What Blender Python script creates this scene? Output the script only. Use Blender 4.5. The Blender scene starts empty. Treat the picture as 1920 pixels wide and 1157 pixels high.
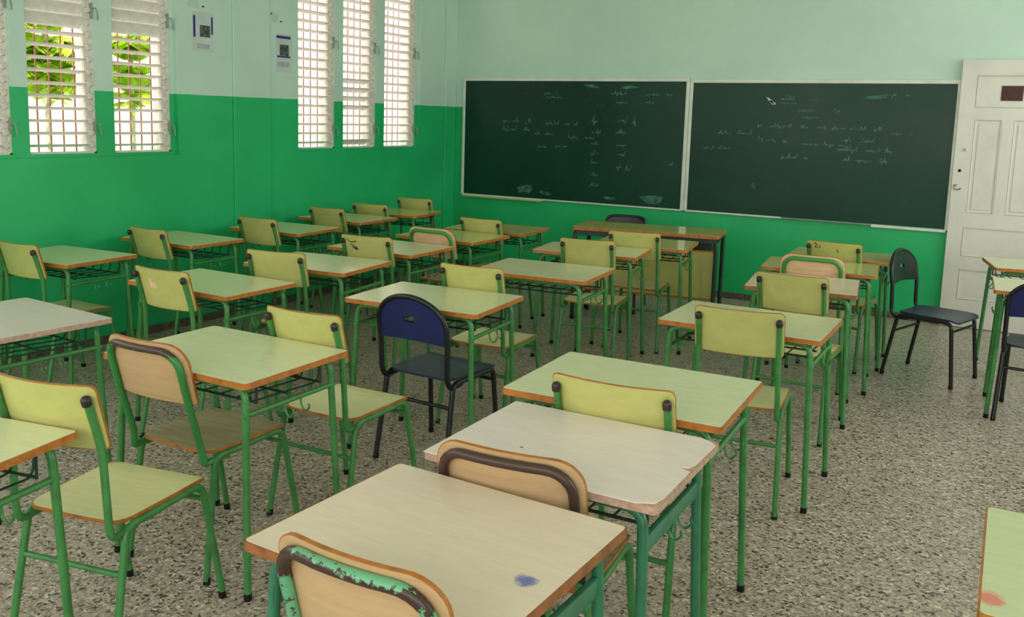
import bpy, bmesh, math, random
from mathutils import Vector, Matrix
random.seed(7)
SC = bpy.context.scene
COL = SC.collection
PI = math.pi

# ------------------------------------------------------------------ camera, sky, exposure
XL, YB, CEIL, XR, YR = -5.30, 8.27, 3.45, 2.9, -2.4
SILL, HEAD = 1.298, 2.98
F_PX, CAM_H, YAW, PITCH, ROLL, CX, CY = 1694.79, 1.5963, -0.51722, 0.13791, 0.02762, 935.84, 458.43
cam_d = bpy.data.cameras.new('camera')
cam_d.sensor_fit = 'HORIZONTAL'; cam_d.sensor_width = 36.0
cam_d.lens = 36.0 * F_PX / 1920
cam_d.shift_x = (960 - CX) / 1920
cam_d.shift_y = (CY - 578.5) / 1920
cam_d.clip_start = 0.05
cam = bpy.data.objects.new('camera', cam_d); COL.objects.link(cam)
fwd = Vector((math.sin(YAW) * math.cos(PITCH), math.cos(YAW) * math.cos(PITCH), -math.sin(PITCH)))
rgt = Vector((math.cos(YAW), -math.sin(YAW), 0)); up = rgt.cross(fwd)
r2 = rgt * math.cos(ROLL) + up * math.sin(ROLL); u2 = up * math.cos(ROLL) - rgt * math.sin(ROLL)
M = Matrix((r2, u2, -fwd)).transposed().to_4x4(); M.translation = (0, 0, CAM_H)
cam.matrix_world = M
SC.camera = cam

world = bpy.data.worlds.new('sky'); SC.world = world; world.use_nodes = True
wn, wl = world.node_tree.nodes, world.node_tree.links
bg = wn['Background']; bg.inputs['Strength'].default_value = 1.0
tc = wn.new('ShaderNodeTexCoord'); sp = wn.new('ShaderNodeSeparateXYZ'); cr = wn.new('ShaderNodeValToRGB')
wl.new(tc.outputs['Generated'], sp.inputs[0]); wl.new(sp.outputs['Z'], cr.inputs[0]); wl.new(cr.outputs[0], bg.inputs[0])
cr.color_ramp.elements[0].position = 0.0; cr.color_ramp.elements[0].color = (1.0, 0.95, 0.89, 1)
cr.color_ramp.elements[1].position = 0.8; cr.color_ramp.elements[1].color = (0.97, 0.98, 1.0, 1)
world.cycles.sampling_method = 'AUTOMATIC'

SC.view_settings.view_transform = 'Standard'; SC.view_settings.look = 'None'
SC.view_settings.gamma = 1.0; SC.view_settings.use_curve_mapping = False
SC.view_settings.exposure = 2.47
SC.cycles.max_bounces = 10; SC.cycles.diffuse_bounces = 6; SC.cycles.glossy_bounces = 4
SC.cycles.sample_clamp_indirect = 6.0

def portal(loc, rot, sx, sy):
    l = bpy.data.lights.new('window_daylight', 'AREA'); l.shape = 'RECTANGLE'; l.size = sx; l.size_y = sy
    l.cycles.is_portal = True
    o = bpy.data.objects.new('window_daylight', l); COL.objects.link(o); o.location = loc; o.rotation_euler = rot
# unseen wall openings, added to let sky light into the room: (u0, u1, z0, z1)
RIGHT_OPEN = [(-1.8, -0.1, 0.95, 3.0), (3.2, 4.7, 0.95, 3.0), (5.3, 7.9, 0.95, 3.0)]
REAR_OPEN = [(-4.6, -2.6, 0.95, 3.0), (-1.8, 0.2, 0.95, 3.0), (0.8, 2.4, 0.95, 3.0)]
LEFT_OPEN = [(-1.9, -.5, SILL, HEAD), (.1, 1.6, SILL, HEAD)]
for a, b, z0, z1 in LEFT_OPEN:
    portal((XL - .24, (a + b) / 2, (z0 + z1) / 2), (0, -PI / 2, 0), z1 - z0, b - a)
for a, b, z0, z1 in RIGHT_OPEN:
    portal((XR + .2, (a + b) / 2, (z0 + z1) / 2), (0, PI / 2, 0), z1 - z0, b - a)
for a, b, z0, z1 in REAR_OPEN:
    portal(((a + b) / 2, YR - .2, (z0 + z1) / 2), (PI / 2, 0, 0), b - a, z1 - z0)

# ------------------------------------------------------------------ materials
def lin(c):
    return tuple(((v / 255) / 12.92 if v / 255 <= .04045 else ((v / 255 + .055) / 1.055) ** 2.4) for v in c) + (1,)
def newmat(name, rough=.5, spec=.5):
    m = bpy.data.materials.new(name); m.use_nodes = True
    b = m.node_tree.nodes['Principled BSDF']
    b.inputs['Roughness'].default_value = rough
    b.inputs['Specular IOR Level'].default_value = spec
    return m, m.node_tree.nodes, m.node_tree.links, b
def coords(n, l, sx=1, sy=1, sz=1):
    t = n.new('ShaderNodeTexCoord'); mp = n.new('ShaderNodeMapping'); mp.inputs['Scale'].default_value = (sx, sy, sz)
    l.new(t.outputs['Object'], mp.inputs[0]); return mp.outputs[0], t.outputs['Object']
def noise(n, l, vec, scale, detail=4, rough=.6):
    t = n.new('ShaderNodeTexNoise'); t.inputs['Scale'].default_value = scale
    t.inputs['Detail'].default_value = detail; t.inputs['Roughness'].default_value = rough
    l.new(vec, t.inputs['Vector']); return t.outputs['Fac']
def ramp(n, l, fac, stops):
    r = n.new('ShaderNodeValToRGB'); e = r.color_ramp.elements
    while len(e) < len(stops): e.new(.5)
    for k, (p, c) in enumerate(stops):
        e[k].position = p; e[k].color = c if len(c) == 4 else lin(c)
    l.new(fac, r.inputs[0]); return r.outputs[0]
def mixc(n, l, fac, a, b, mode='MIX'):
    m = n.new('ShaderNodeMix'); m.data_type = 'RGBA'; m.blend_type = mode
    for s, v in ((m.inputs[0], fac), (m.inputs[6], a), (m.inputs[7], b)):
        if isinstance(v, (int, float)): s.default_value = v
        elif isinstance(v, tuple): s.default_value = v if len(v) == 4 else lin(v)
        else: l.new(v, s)
    return m.outputs[2]
def math_(n, l, op, a, b=None):
    m = n.new('ShaderNodeMath'); m.operation = op
    for s, v in ((m.inputs[0], a), (m.inputs[1], b)):
        if v is None: continue
        if isinstance(v, (int, float)): s.default_value = v
        else: l.new(v, s)
    return m.outputs[0]
def bump(n, l, b, h, strength=.1, dist=.002):
    bp = n.new('ShaderNodeBump'); bp.inputs['Strength'].default_value = strength; bp.inputs['Distance'].default_value = dist
    l.new(h, bp.inputs['Height']); l.new(bp.outputs[0], b.inputs['Normal'])
def mottled(name, c, rough=.5, spec=.5, scale=8, amt=.12, stretch=(1, 1, 1), bmp=0, metal=0):
    """plain colour with soft grain and slight grime"""
    m, n, l, b = newmat(name, rough, spec)
    v, _ = coords(n, l, *stretch)
    f = noise(n, l, v, scale)
    d = tuple(max(0, x * (1 - amt)) for x in c); e = tuple(min(255, x * (1 + amt * .6)) for x in c)
    l.new(ramp(n, l, f, [(.3, d), (.5, c), (.72, e)]), b.inputs['Base Color'])
    b.inputs['Metallic'].default_value = metal
    if bmp: bump(n, l, b, f, bmp)
    return m

def wall_paint():
    m, n, l, b = newmat('two_tone_wall_paint', .42, .4)
    g = n.new('ShaderNodeNewGeometry'); s = n.new('ShaderNodeSeparateXYZ'); l.new(g.outputs['Position'], s.inputs[0])
    f = noise(n, l, g.outputs['Position'], 1.3, 5); f2 = noise(n, l, g.outputs['Position'], 24, 3)
    wob = math_(n, l, 'MULTIPLY', math_(n, l, 'SUBTRACT', noise(n, l, g.outputs['Position'], 2.0, 2), .5), .02)
    z = math_(n, l, 'ADD', s.outputs['Z'], wob)
    mask = math_(n, l, 'GREATER_THAN', z, 1.712)
    upc = ramp(n, l, f, [(.3, (182, 211, 198)), (.7, (196, 222, 209))])
    loc = ramp(n, l, f, [(.3, (28, 168, 98)), (.7, (38, 184, 112))])
    l.new(mixc(n, l, mask, loc, upc), b.inputs['Base Color'])
    bump(n, l, b, f2, .12, .003)
    return m
def terrazzo():
    m, n, l, b = newmat('terrazzo_floor', .33, .45)
    v, raw = coords(n, l)
    big = noise(n, l, v, .9, 3)
    f = noise(n, l, v, 55, 3, .65)
    wv = n.new('ShaderNodeVectorMath'); wv.operation = 'MULTIPLY_ADD'
    nz = n.new('ShaderNodeTexNoise'); nz.inputs['Scale'].default_value = 48; nz.inputs['Detail'].default_value = 3; l.new(v, nz.inputs['Vector'])
    l.new(nz.outputs['Color'], wv.inputs[0]); wv.inputs[1].default_value = (.022, .022, 0); l.new(v, wv.inputs[2])
    def chips(scale, stops):
        vor = n.new('ShaderNodeTexVoronoi'); vor.inputs['Scale'].default_value = scale; vor.voronoi_dimensions = '2D'; l.new(wv.outputs[0], vor.inputs['Vector'])
        sc_ = n.new('ShaderNodeSeparateColor'); l.new(vor.outputs['Color'], sc_.inputs[0])
        r_ = ramp(n, l, sc_.outputs[0], stops); r_.node.color_ramp.interpolation = 'CONSTANT'; return r_
    base = chips(88, [(0, (74, 67, 61)), (.15, (146, 132, 118)), (.45, (174, 159, 144)), (.72, (190, 175, 159)), (.9, (216, 203, 187))])
    fine = chips(170, [(0, (78, 71, 65)), (.12, (162, 147, 132)), (.5, (186, 171, 155))])
    base = mixc(n, l, ramp(n, l, f, [(.44, (0, 0, 0)), (.5, (255, 255, 255))]), fine, base)
    base = mixc(n, l, ramp(n, l, big, [(.3, (0, 0, 0)), (.7, (50, 50, 50))]), base, (150, 138, 120))
    # hairline joints of the 40 cm tiles
    sx = n.new('ShaderNodeSeparateXYZ'); l.new(raw, sx.inputs[0])
    j = None
    for ax in ('X', 'Y'):
        w = math_(n, l, 'ABSOLUTE', math_(n, l, 'SUBTRACT', math_(n, l, 'FRACT', math_(n, l, 'DIVIDE', sx.outputs[ax], .4)), .5))
        q = math_(n, l, 'GREATER_THAN', w, .4965); j = q if j is None else math_(n, l, 'MAXIMUM', j, q)
    base = mixc(n, l, math_(n, l, 'MULTIPLY', j, .35), base, (90, 84, 76))
    l.new(base, b.inputs['Base Color'])
    l.new(ramp(n, l, big, [(.3, (.28, .28, .28, 1)), (.7, (.42, .42, .42, 1))]), b.inputs['Roughness'])
    return m
def chalkboard(name, seed, haze):
    m, n, l, b = newmat(name, .4, .22)
    v, raw = coords(n, l, 1, 1, 1)
    mp = n.new('ShaderNodeMapping'); mp.inputs['Location'].default_value = (seed, 0, seed); l.new(raw, mp.inputs[0])
    f = noise(n, l, mp.outputs[0], 1.1, 5); fine = noise(n, l, mp.outputs[0], 9, 6)
    c = ramp(n, l, f, [(.3, (13, 50, 36)), (.65, (18, 64, 48))])
    c = mixc(n, l, ramp(n, l, fine, [(.5, (0, 0, 0)), (.75, (haze,) * 3)]), c, (90, 125, 112))
    l.new(c, b.inputs['Base Color'])
    l.new(ramp(n, l, f, [(.3, (.25, .25, .25, 1)), (.7, (.4, .4, .4, 1))]), b.inputs['Roughness'])
    return m
def laminate(name, c, stains=(), rough=.3, amt=.05):
    """desk-top laminate with faint print, grime and round stains (x, y, radius, colour)"""
    m, n, l, b = newmat(name, rough, .5)
    v, raw = coords(n, l, 1, 6, 1)
    f = noise(n, l, v, 9, 6, .7); g = noise(n, l, raw, 5, 4)
    d = tuple(x * (1 - amt) for x in c)
    col = ramp(n, l, f, [(.3, d), (.7, c)])
    col = mixc(n, l, ramp(n, l, g, [(.55, (0, 0, 0)), (.8, (80, 80, 80))]), col, tuple(x * .86 for x in c))
    for (sx, sy, r, sc) in stains:
        mp = n.new('ShaderNodeVectorMath'); mp.operation = 'SUBTRACT'; mp.inputs[1].default_value = (sx, sy, 0)
        l.new(raw, mp.inputs[0])
        xy = n.new('ShaderNodeVectorMath'); xy.operation = 'MULTIPLY'; xy.inputs[1].default_value = (1, 1, 0)
        l.new(mp.outputs[0], xy.inputs[0])
        ln = n.new('ShaderNodeVectorMath'); ln.operation = 'LENGTH'; l.new(xy.outputs[0], ln.inputs[0])
        e = math_(n, l, 'ADD', ln.outputs['Value'], math_(n, l, 'MULTIPLY', math_(n, l, 'SUBTRACT', noise(n, l, raw, 70, 3), .5), r * 1.2))
        mk = n.new('ShaderNodeMapRange'); mk.inputs['From Min'].default_value = r; mk.inputs['From Max'].default_value = r * .5
        l.new(e, mk.inputs['Value'])
        col = mixc(n, l, mk.outputs[0], col, sc)
    l.new(col, b.inputs['Base Color'])
    return m
def worn_tube(name, c, zlo, zhi, amount):
    """painted tube whose paint is rubbed off to brown steel towards its top edge"""
    m, n, l, b = newmat(name, .4, .5)
    v, raw = coords(n, l, 1, 1, 1)
    s = n.new('ShaderNodeSeparateXYZ'); l.new(raw, s.inputs[0])
    h = n.new('ShaderNodeMapRange'); h.inputs['From Min'].default_value = zlo; h.inputs['From Max'].default_value = zhi
    l.new(s.outputs['Z'], h.inputs['Value'])
    f = noise(n, l, raw, 34, 4, .7)
    k = math_(n, l, 'ADD', math_(n, l, 'MULTIPLY', h.outputs[0], amount), f)
    mask = ramp(n, l, k, [(.86, (0, 0, 0)), (.89, (255, 255, 255))])
    l.new(mixc(n, l, mask, tuple(c), (66, 44, 38)), b.inputs['Base Color'])
    return m

def worn_front():
    """light green tube, paint chipped to brown along the underside of the top bend, more to one end"""
    m, n, l, b = newmat('chipped_light_green_tube', .36, .5)
    v, raw = coords(n, l)
    q = n.new('ShaderNodeSeparateXYZ'); l.new(raw, q.inputs[0])
    f = noise(n, l, raw, 70, 4, .7); g = noise(n, l, raw, 16, 2)
    lo = n.new('ShaderNodeMapRange'); lo.inputs['From Min'].default_value = .853; lo.inputs['From Max'].default_value = .832; l.new(q.outputs['Z'], lo.inputs['Value'])
    up = n.new('ShaderNodeMapRange'); up.inputs['From Min'].default_value = .757; up.inputs['From Max'].default_value = .817; l.new(q.outputs['Z'], up.inputs['Value'])
    k = math_(n, l, 'MULTIPLY', lo.outputs[0], up.outputs[0])
    k = math_(n, l, 'ADD', math_(n, l, 'MULTIPLY', k, .34), math_(n, l, 'ADD', math_(n, l, 'MULTIPLY', f, .8), math_(n, l, 'MULTIPLY', g, .4)))
    k = math_(n, l, 'SUBTRACT', k, math_(n, l, 'MULTIPLY', q.outputs['X'], .55))
    mask = ramp(n, l, k, [(.74, (0, 0, 0)), (.76, (255, 255, 255))])
    l.new(mixc(n, l, mask, (100, 164, 124), (62, 42, 36)), b.inputs['Base Color'])
    return m
MAT = dict(
    wall=wall_paint(), floor=terrazzo(),
    ceiling=mottled('white_ceiling_paint', (226, 230, 224), .7, .2, 2, .04),
    skirting=mottled('grey_skirting_terrazzo', (92, 86, 74), .4, .4, 40, .3),
    green_top=laminate('pale_green_laminate', (214, 217, 172), rough=.22),
    green_top_red=laminate('pale_green_laminate_red_stain', (205, 214, 165), [(-.319, -.201, .034, (220, 130, 110))]),
    pale_top=laminate('beige_laminate_ink_stain', (228, 210, 186), [(.245, -.068, .026, (118, 118, 170))]),
    white_top=laminate('bleached_laminate', (234, 219, 210), [(-.117, -.088, .007, (50, 46, 46))]),
    grey_top=laminate('dull_white_laminate', (204, 194, 184)),
    cream_top=laminate('cream_laminate', (222, 208, 178)),
    teacher_top=laminate('olive_green_laminate', (192, 198, 114), rough=.10),
    olive_top=laminate('olive_laminate', (200, 206, 132), rough=.11),
    orange=mottled('orange_varnished_edge', (176, 106, 42), .4, .5, 30, .18),
    brown_edge=mottled('brown_wood_edge', (150, 92, 52), .45, .4, 30, .2),
    pink_edge=mottled('bare_chipboard_edge', (186, 152, 132), .6, .3, 60, .15),
    yellow=laminate('yellow_green_laminate', (194, 192, 116), rough=.34, amt=.07),
    pale_yellow=laminate('pale_yellow_seat_laminate', (218, 218, 158), rough=.34, amt=.07),
    beige_wood=mottled('beige_beech_veneer', (196, 162, 122), .4, .4, 5, .06, (1, 1, 9)),
    pink_wood=mottled('pinkish_beech_veneer', (228, 188, 148), .4, .4, 5, .1, (1, 1, 9)),
    grey_wood=mottled('worn_greyish_plywood', (158, 146, 108), .4, .4, 6, .12, (1, 7, 1)),
    green_tube=mottled('green_tube_paint', (64, 128, 66), .34, .5, 16, .14),
    blue_green_tube=mottled('bluish_green_tube_paint', (50, 114, 84), .34, .5, 16, .14),
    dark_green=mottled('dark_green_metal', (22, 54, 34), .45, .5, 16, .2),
    worn_a=worn_front(),
    worn_b=worn_tube('rusty_brown_tube', (60, 128, 66), .62, .72, .75),
    worn_c=worn_tube('blackened_green_tube', (52, 128, 62), .77, .835, .6),
    worn_d=worn_tube('lightly_chipped_green_tube', (60, 138, 66), .79, .86, .2),
    cap=mottled('brown_black_plastic_cap', (40, 30, 28), .45, .5, 20, .2),
    rubber=mottled('black_rubber_foot', (18, 17, 17), .6, .3, 20, .2),
    blue=mottled('dark_blue_plastic', (20, 30, 88), .32, .5, 14, .12),
    blue_seat=mottled('slate_blue_plastic', (36, 46, 74), .34, .5, 14, .12),
    black=mottled('black_tube_paint', (14, 14, 17), .36, .5, 14, .2),
    black_panel=mottled('black_vinyl', (20, 18, 22), .4, .5, 14, .2),
    olive_panel=laminate('olive_yellow_panel', (186, 184, 104), rough=.3),
    board_l=chalkboard('green_chalkboard', 3.1, 26), board_r=chalkboard('hazy_green_chalkboard', 9.7, 44),
    alu=mottled('white_aluminium', (214, 218, 208), .35, .5, 6, .06),
    chalk=mottled('chalk_marks', (92, 134, 116), .9, .1, 30, .35),
    chalk_bright=mottled('white_chalk', (196, 204, 194), .9, .1, 30, .1),
    chalk_smear=mottled('chalk_smear', (70, 112, 98), .9, .1, 18, .4),
    door=mottled('white_door_paint', (212, 209, 199), .3, .5, 3, .05),
    plaque=mottled('brown_plaque', (70, 36, 28), .5, .4, 30, .3),
    metal=mottled('dull_nickel', (150, 146, 136), .35, .5, 10, .1, metal=.8),
    dark=mottled('dark_hole', (16, 14, 14), .7, .2, 10, .1),
    slat=mottled('white_louvre_paint', (216, 212, 204), .5, .4, 12, .08),
    crank=mottled('grey_crank_metal', (138, 150, 140), .5, .4, 12, .15),
    rust=mottled('rusty_grille_iron', (150, 104, 82), .7, .3, 14, .2),
    paper=mottled('thin_white_paper', (190, 206, 200), .8, .2, 6, .05),
    purple=mottled('purple_print', (70, 46, 128), .7, .2, 30, .2),
    photo=mottled('dark_printed_photo', (82, 88, 88), .7, .2, 40, .6),
    text=mottled('faint_grey_text', (166, 172, 182), .8, .2, 40, .1),
    render=mottled('pinkish_white_render', (238, 214, 202), .8, .2, 2, .05),
    ground=mottled('grey_concrete_yard', (170, 164, 152), .8, .2, 4, .15),
    leaf=mottled('yellow_green_leaf', (186, 214, 62), .45, .4, 10, .35),
    trunk=mottled('palm_trunk_bark', (196, 182, 158), .8, .2, 20, .3),
    ball=mottled('crumpled_white_paper', (196, 206, 208), .8, .2, 30, .2),
)

# ------------------------------------------------------------------ mesh helpers
def obj(name, bm, mat, parent=None, smooth=False):
    if isinstance(bm, bmesh.types.BMesh):
        bmesh.ops.recalc_face_normals(bm, faces=bm.faces)
        me = bpy.data.meshes.new(name); bm.to_mesh(me); bm.free()
    else: me = bm
    if mat is not None and not me.materials: me.materials.append(MAT[mat])
    if smooth:
        for p in me.polygons: p.use_smooth = True
        me.set_sharp_from_angle(angle=math.radians(42))
    o = bpy.data.objects.new(name, me); COL.objects.link(o)
    if parent: o.parent = parent
    return o
def box(bm, x0, x1, y0, y1, z0, z1, rot=None):
    v = [bm.verts.new((x, y, z)) for x in (x0, x1) for y in (y0, y1) for z in (z0, z1)]
    for f in ((0, 1, 3, 2), (4, 6, 7, 5), (0, 4, 5, 1), (2, 3, 7, 6), (0, 2, 6, 4), (1, 5, 7, 3)):
        bm.faces.new([v[i] for i in f])
    if rot: bmesh.ops.rotate(bm, cent=rot[0], matrix=rot[1], verts=v)
    return v
def bx(*a, bev=0, rot=None):
    bm = bmesh.new(); box(bm, *a, rot=rot)
    if bev: bmesh.ops.bevel(bm, geom=bm.edges[:] , offset=bev, segments=2, affect='EDGES', profile=.5)
    return bm
def fillet(pts, rads, seg=5):
    P = [Vector(p) for p in pts]; out = [P[0]]
    for i in range(1, len(P) - 1):
        r = rads[i - 1] if isinstance(rads, (list, tuple)) else rads
        a, b, c = P[i - 1], P[i], P[i + 1]
        u, w = (a - b), (c - b)
        t = min(r, u.length * .49, w.length * .49)
        if t < 1e-4: out.append(b); continue
        p, q = b + u.normalized() * t, b + w.normalized() * t
        for k in range(seg + 1):
            s = k / seg
            out.append(p * (1 - s) ** 2 + b * 2 * s * (1 - s) + q * s * s)
    out.append(P[-1]); return out
def tube(bm, pts, r, n=9, closed=False, cap=True):
    P = [Vector(p) for p in pts]; m = len(P)
    T = []
    for i in range(m):
        a = P[i - 1] if (i or closed) else P[0]; b = P[(i + 1) % m] if (i < m - 1 or closed) else P[-1]
        T.append((b - a).normalized())
    ref = Vector((0, 0, 1)) if abs(T[0].z) < .9 else Vector((1, 0, 0))
    nrm = T[0].cross(ref).normalized(); rings = []
    for i in range(m):
        nrm = (nrm - T[i] * nrm.dot(T[i])).normalized(); bi = T[i].cross(nrm)
        rings.append([bm.verts.new(P[i] + (nrm * math.cos(2 * PI * k / n) + bi * math.sin(2 * PI * k / n)) * r) for k in range(n)])
    for i in range(m if closed else m - 1):
        A, B = rings[i], rings[(i + 1) % m]
        for k in range(n): bm.faces.new((A[k], A[(k + 1) % n], B[(k + 1) % n], B[k]))
    if cap and not closed: bm.faces.new(rings[0][::-1]); bm.faces.new(rings[-1])
    return bm
def tb(pts, r, rad=0, n=9, seg=5, closed=False):
    return tube(bmesh.new(), fillet(pts, rad, seg) if rad else pts, r, n, closed)
def rrect(w, d, r, seg=4, chip=None):
    """rounded rectangle outline, counter-clockwise"""
    o = []
    for cx, cy, a0 in ((w / 2 - r, d / 2 - r, 0), (-w / 2 + r, d / 2 - r, PI / 2), (-w / 2 + r, -d / 2 + r, PI), (w / 2 - r, -d / 2 + r, 1.5 * PI)):
        for k in range(seg + 1):
            a = a0 + PI / 2 * k / seg; o.append((cx + r * math.cos(a), cy + r * math.sin(a)))
    return o
def slab(outline, z0, z1, bev=0):
    bm = bmesh.new()
    a = [bm.verts.new((x, y, z0)) for x, y in outline]; b = [bm.verts.new((x, y, z1)) for x, y in outline]
    n = len(a); bm.faces.new(a[::-1]); f = bm.faces.new(b)
    for i in range(n): bm.faces.new((a[i], a[(i + 1) % n], b[(i + 1) % n], b[i]))
    if bev: bmesh.ops.bevel(bm, geom=list(f.edges), offset=bev, segments=2, affect='EDGES')
    return bm
def ring(outer, inner, z0, z1):
    bm = bmesh.new(); n = len(outer)
    R = [[bm.verts.new((x, y, z)) for x, y in o] for o, z in ((outer, z0), (outer, z1), (inner, z1), (inner, z0))]
    for q in range(4):
        A, B = R[q], R[(q + 1) % 4]
        for i in range(n): bm.faces.new((A[i], A[(i + 1) % n], B[(i + 1) % n], B[i]))
    return bm
def plate(fmap, us, vt, vb, t, nv=3, hole=None):
    """curved plate: columns u, between vb(u) and vt(u), thickness t along the map's third argument"""
    bm = bmesh.new(); G = {}
    for s in (0, 1):
        for i, u in enumerate(us):
            for j in range(nv + 1):
                v = vb(u) + (vt(u) - vb(u)) * j / nv
                G[s, i, j] = bm.verts.new(fmap(u, v, (s - .5) * t))
    nu = len(us) - 1
    for i in range(nu):
        for j in range(nv):
            if hole and (i, j) in hole:
                continue
            bm.faces.new((G[0, i, j], G[0, i + 1, j], G[0, i + 1, j + 1], G[0, i, j + 1]))
            bm.faces.new((G[1, i, j], G[1, i, j + 1], G[1, i + 1, j + 1], G[1, i + 1, j]))
    per = [(i, 0) for i in range(nu)] + [(nu, j) for j in range(nv)] + [(i, nv) for i in range(nu, 0, -1)] + [(0, j) for j in range(nv, 0, -1)]
    loops = [per]
    if hole:
        hi = sorted({a for a, _ in hole}); hj = sorted({b for _, b in hole})
        a0, a1, b0, b1 = hi[0], hi[-1] + 1, hj[0], hj[-1] + 1
        loops.append([(i, b0) for i in range(a0, a1)] + [(a1, j) for j in range(b0, b1)] + [(i, b1) for i in range(a1, a0, -1)] + [(a0, j) for j in range(b1, b0, -1)])
    for lp in loops:
        for k in range(len(lp)):
            p, q = lp[k], lp[(k + 1) % len(lp)]
            bm.faces.new((G[0, p[0], p[1]], G[0, q[0], q[1]], G[1, q[0], q[1]], G[1, p[0], p[1]]))
    return bm
def plate_edge(fmap, us, vt, vb, t, out=.0025, nv=3):
    """the edge band that runs round such a plate"""
    nu = len(us) - 1
    per = [(us[i], vb(us[i]), 0, -1) for i in range(nu)] + [(us[nu], vb(us[nu]) + (vt(us[nu]) - vb(us[nu])) * j / nv, 1, 0) for j in range(nv)] \
        + [(us[i], vt(us[i]), 0, 1) for i in range(nu, 0, -1)] + [(us[0], vb(us[0]) + (vt(us[0]) - vb(us[0])) * j / nv, -1, 0) for j in range(nv, 0, -1)]
    um = us[-1]; vm = (vt(0) + vb(0)) / 2; vh = (vt(0) - vb(0)) / 2
    def off(u, v, k): return (u * (1 + k / um), vm + (v - vm) * (1 + k / vh))
    bm = bmesh.new(); R = []
    for k, w in ((out, -1), (out, 1), (-.004, 1), (-.004, -1)):
        R.append([bm.verts.new(fmap(*off(u, v, k), w * (t / 2 - .0005))) for u, v, _, _ in per])
    n = len(per)
    for q in range(4):
        A, B = R[q], R[(q + 1) % 4]
        for i in range(n): bm.faces.new((A[i], A[(i + 1) % n], B[(i + 1) % n], B[i]))
    return bm
def corner_fn(uh, v0, v1, r, n=4):
    """vt/vb functions for a rectangle with rounded ends: columns us, half-height eased near |u|=uh"""
    us = [-uh + r * (1 - math.cos(PI / 2 * k / n)) for k in range(n)] + [-uh + r + (2 * uh - 2 * r) * k / 8 for k in range(9)] + [uh - r * (1 - math.cos(PI / 2 * k / n)) for k in range(n - 1, -1, -1)]
    def drop(u, rr):
        d = max(0, abs(u) - (uh - rr)); return rr - math.sqrt(max(0, rr * rr - d * d))
    return us, drop
def thing(name, label, cat, loc, rz=0, group=None):
    o = bpy.data.objects.new(name, None); o.empty_display_size = .1; COL.objects.link(o)
    o.location = loc; o.rotation_euler = (0, 0, rz); o['label'] = label; o['category'] = cat
    if group: o['group'] = group
    return o
def struct(o): o['kind'] = 'structure'; return o
MESH = {}
def shared(key, make, name, mat, parent, smooth=True):
    """one mesh per kind of part, shared by every copy"""
    k = (key, mat)
    if k not in MESH:
        o = obj(name, make(), mat, parent, smooth); MESH[k] = o.data; return o
    o = bpy.data.objects.new(name, MESH[k]); COL.objects.link(o); o.parent = parent; return o

# ------------------------------------------------------------------ the room
T = .22
struct(obj('floor', bx(XL - T, XR + T, YR - T, YB + T, -.12, 0), 'floor'))
struct(obj('ceiling', bx(XL - T, XR + T, YR - T, YB + T, CEIL, CEIL + .15), 'ceiling'))
struct(obj('wall_back', bx(XL - T, XR + T, YB, YB + T, 0, CEIL), 'wall'))
def wall_with_openings(axis, pos, a0, a1, opens, mat, name, outward):
    bm = bmesh.new(); p0, p1 = sorted((pos, pos + T * outward))
    def put(u0, u1, z0, z1):
        if axis == 'x': box(bm, p0, p1, u0, u1, z0, z1)
        else: box(bm, u0, u1, p0, p1, z0, z1)
    u = a0
    for o0, o1, z0, z1 in opens:
        put(u, o0, 0, CEIL); put(o0, o1, 0, z0); put(o0, o1, z1, CEIL); u = o1
    put(u, a1, 0, CEIL)
    return struct(obj(name, bm, mat))
wall_with_openings('x', XR, YR, YB, RIGHT_OPEN, 'wall', 'wall_right', 1)
wall_with_openings('y', YR, XL - T, XR + T, REAR_OPEN, 'wall', 'wall_rear', -1)

# left wall with two recessed banks of louvre windows
WINS = [(2.135, 2.605), (2.755, 3.340), (3.447, 3.926), (4.060, 4.536)]
WINS[1] = (2.83, 3.340); WINS[0] = (2.20, 2.70)
BANKS = [(WINS, 2.15, 4.575), ([(5.853, 6.343), (6.454, 6.936), (7.064, 7.580)], 5.835, 7.615)]
wl_bm = bmesh.new(); REC = .03
opens = [(a, b) for a, b, _, _ in LEFT_OPEN] + [(b[1], b[2]) for b in BANKS]; u = YR - T
for o0, o1 in opens:
    box(wl_bm, XL - T, XL, u, o0, 0, CEIL); box(wl_bm, XL - T, XL, o0, o1, 0, SILL - .022); box(wl_bm, XL - T, XL, o0, o1, HEAD + .02, CEIL); u = o1
box(wl_bm, XL - T, XL, u, YB, 0, CEIL)
for wins, o0, o1 in BANKS:                      # set-back surround and mullions
    box(wl_bm, XL - T, XL - REC, o0, o1, SILL - .022, SILL); box(wl_bm, XL - T, XL - REC, o0, o1, HEAD, HEAD + .02)
    e = [o0] + [v for w in wins for v in w] + [o1]
    for k in range(0, len(e), 2): box(wl_bm, XL - T, XL - REC, e[k], e[k + 1], SILL, HEAD)
struct(obj('wall_left', wl_bm, 'wall'))
struct(obj('trim_1', bx(XL, XL + .014, 5.10, 5.494, 0, CEIL, bev=.004), 'wall'))
struct(obj('trim_2', bx(XL, XL + .02, 8.06, YB, 0, CEIL, bev=.004), 'wall'))
struct(obj('baseboard_back', bx(XL + .02, XR, YB - .014, YB, 0, .058, bev=.003), 'skirting'))
struct(obj('baseboard_left', bx(XL, XL + .012, YR, 8.06, 0, .058, bev=.003), 'skirting'))

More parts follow.
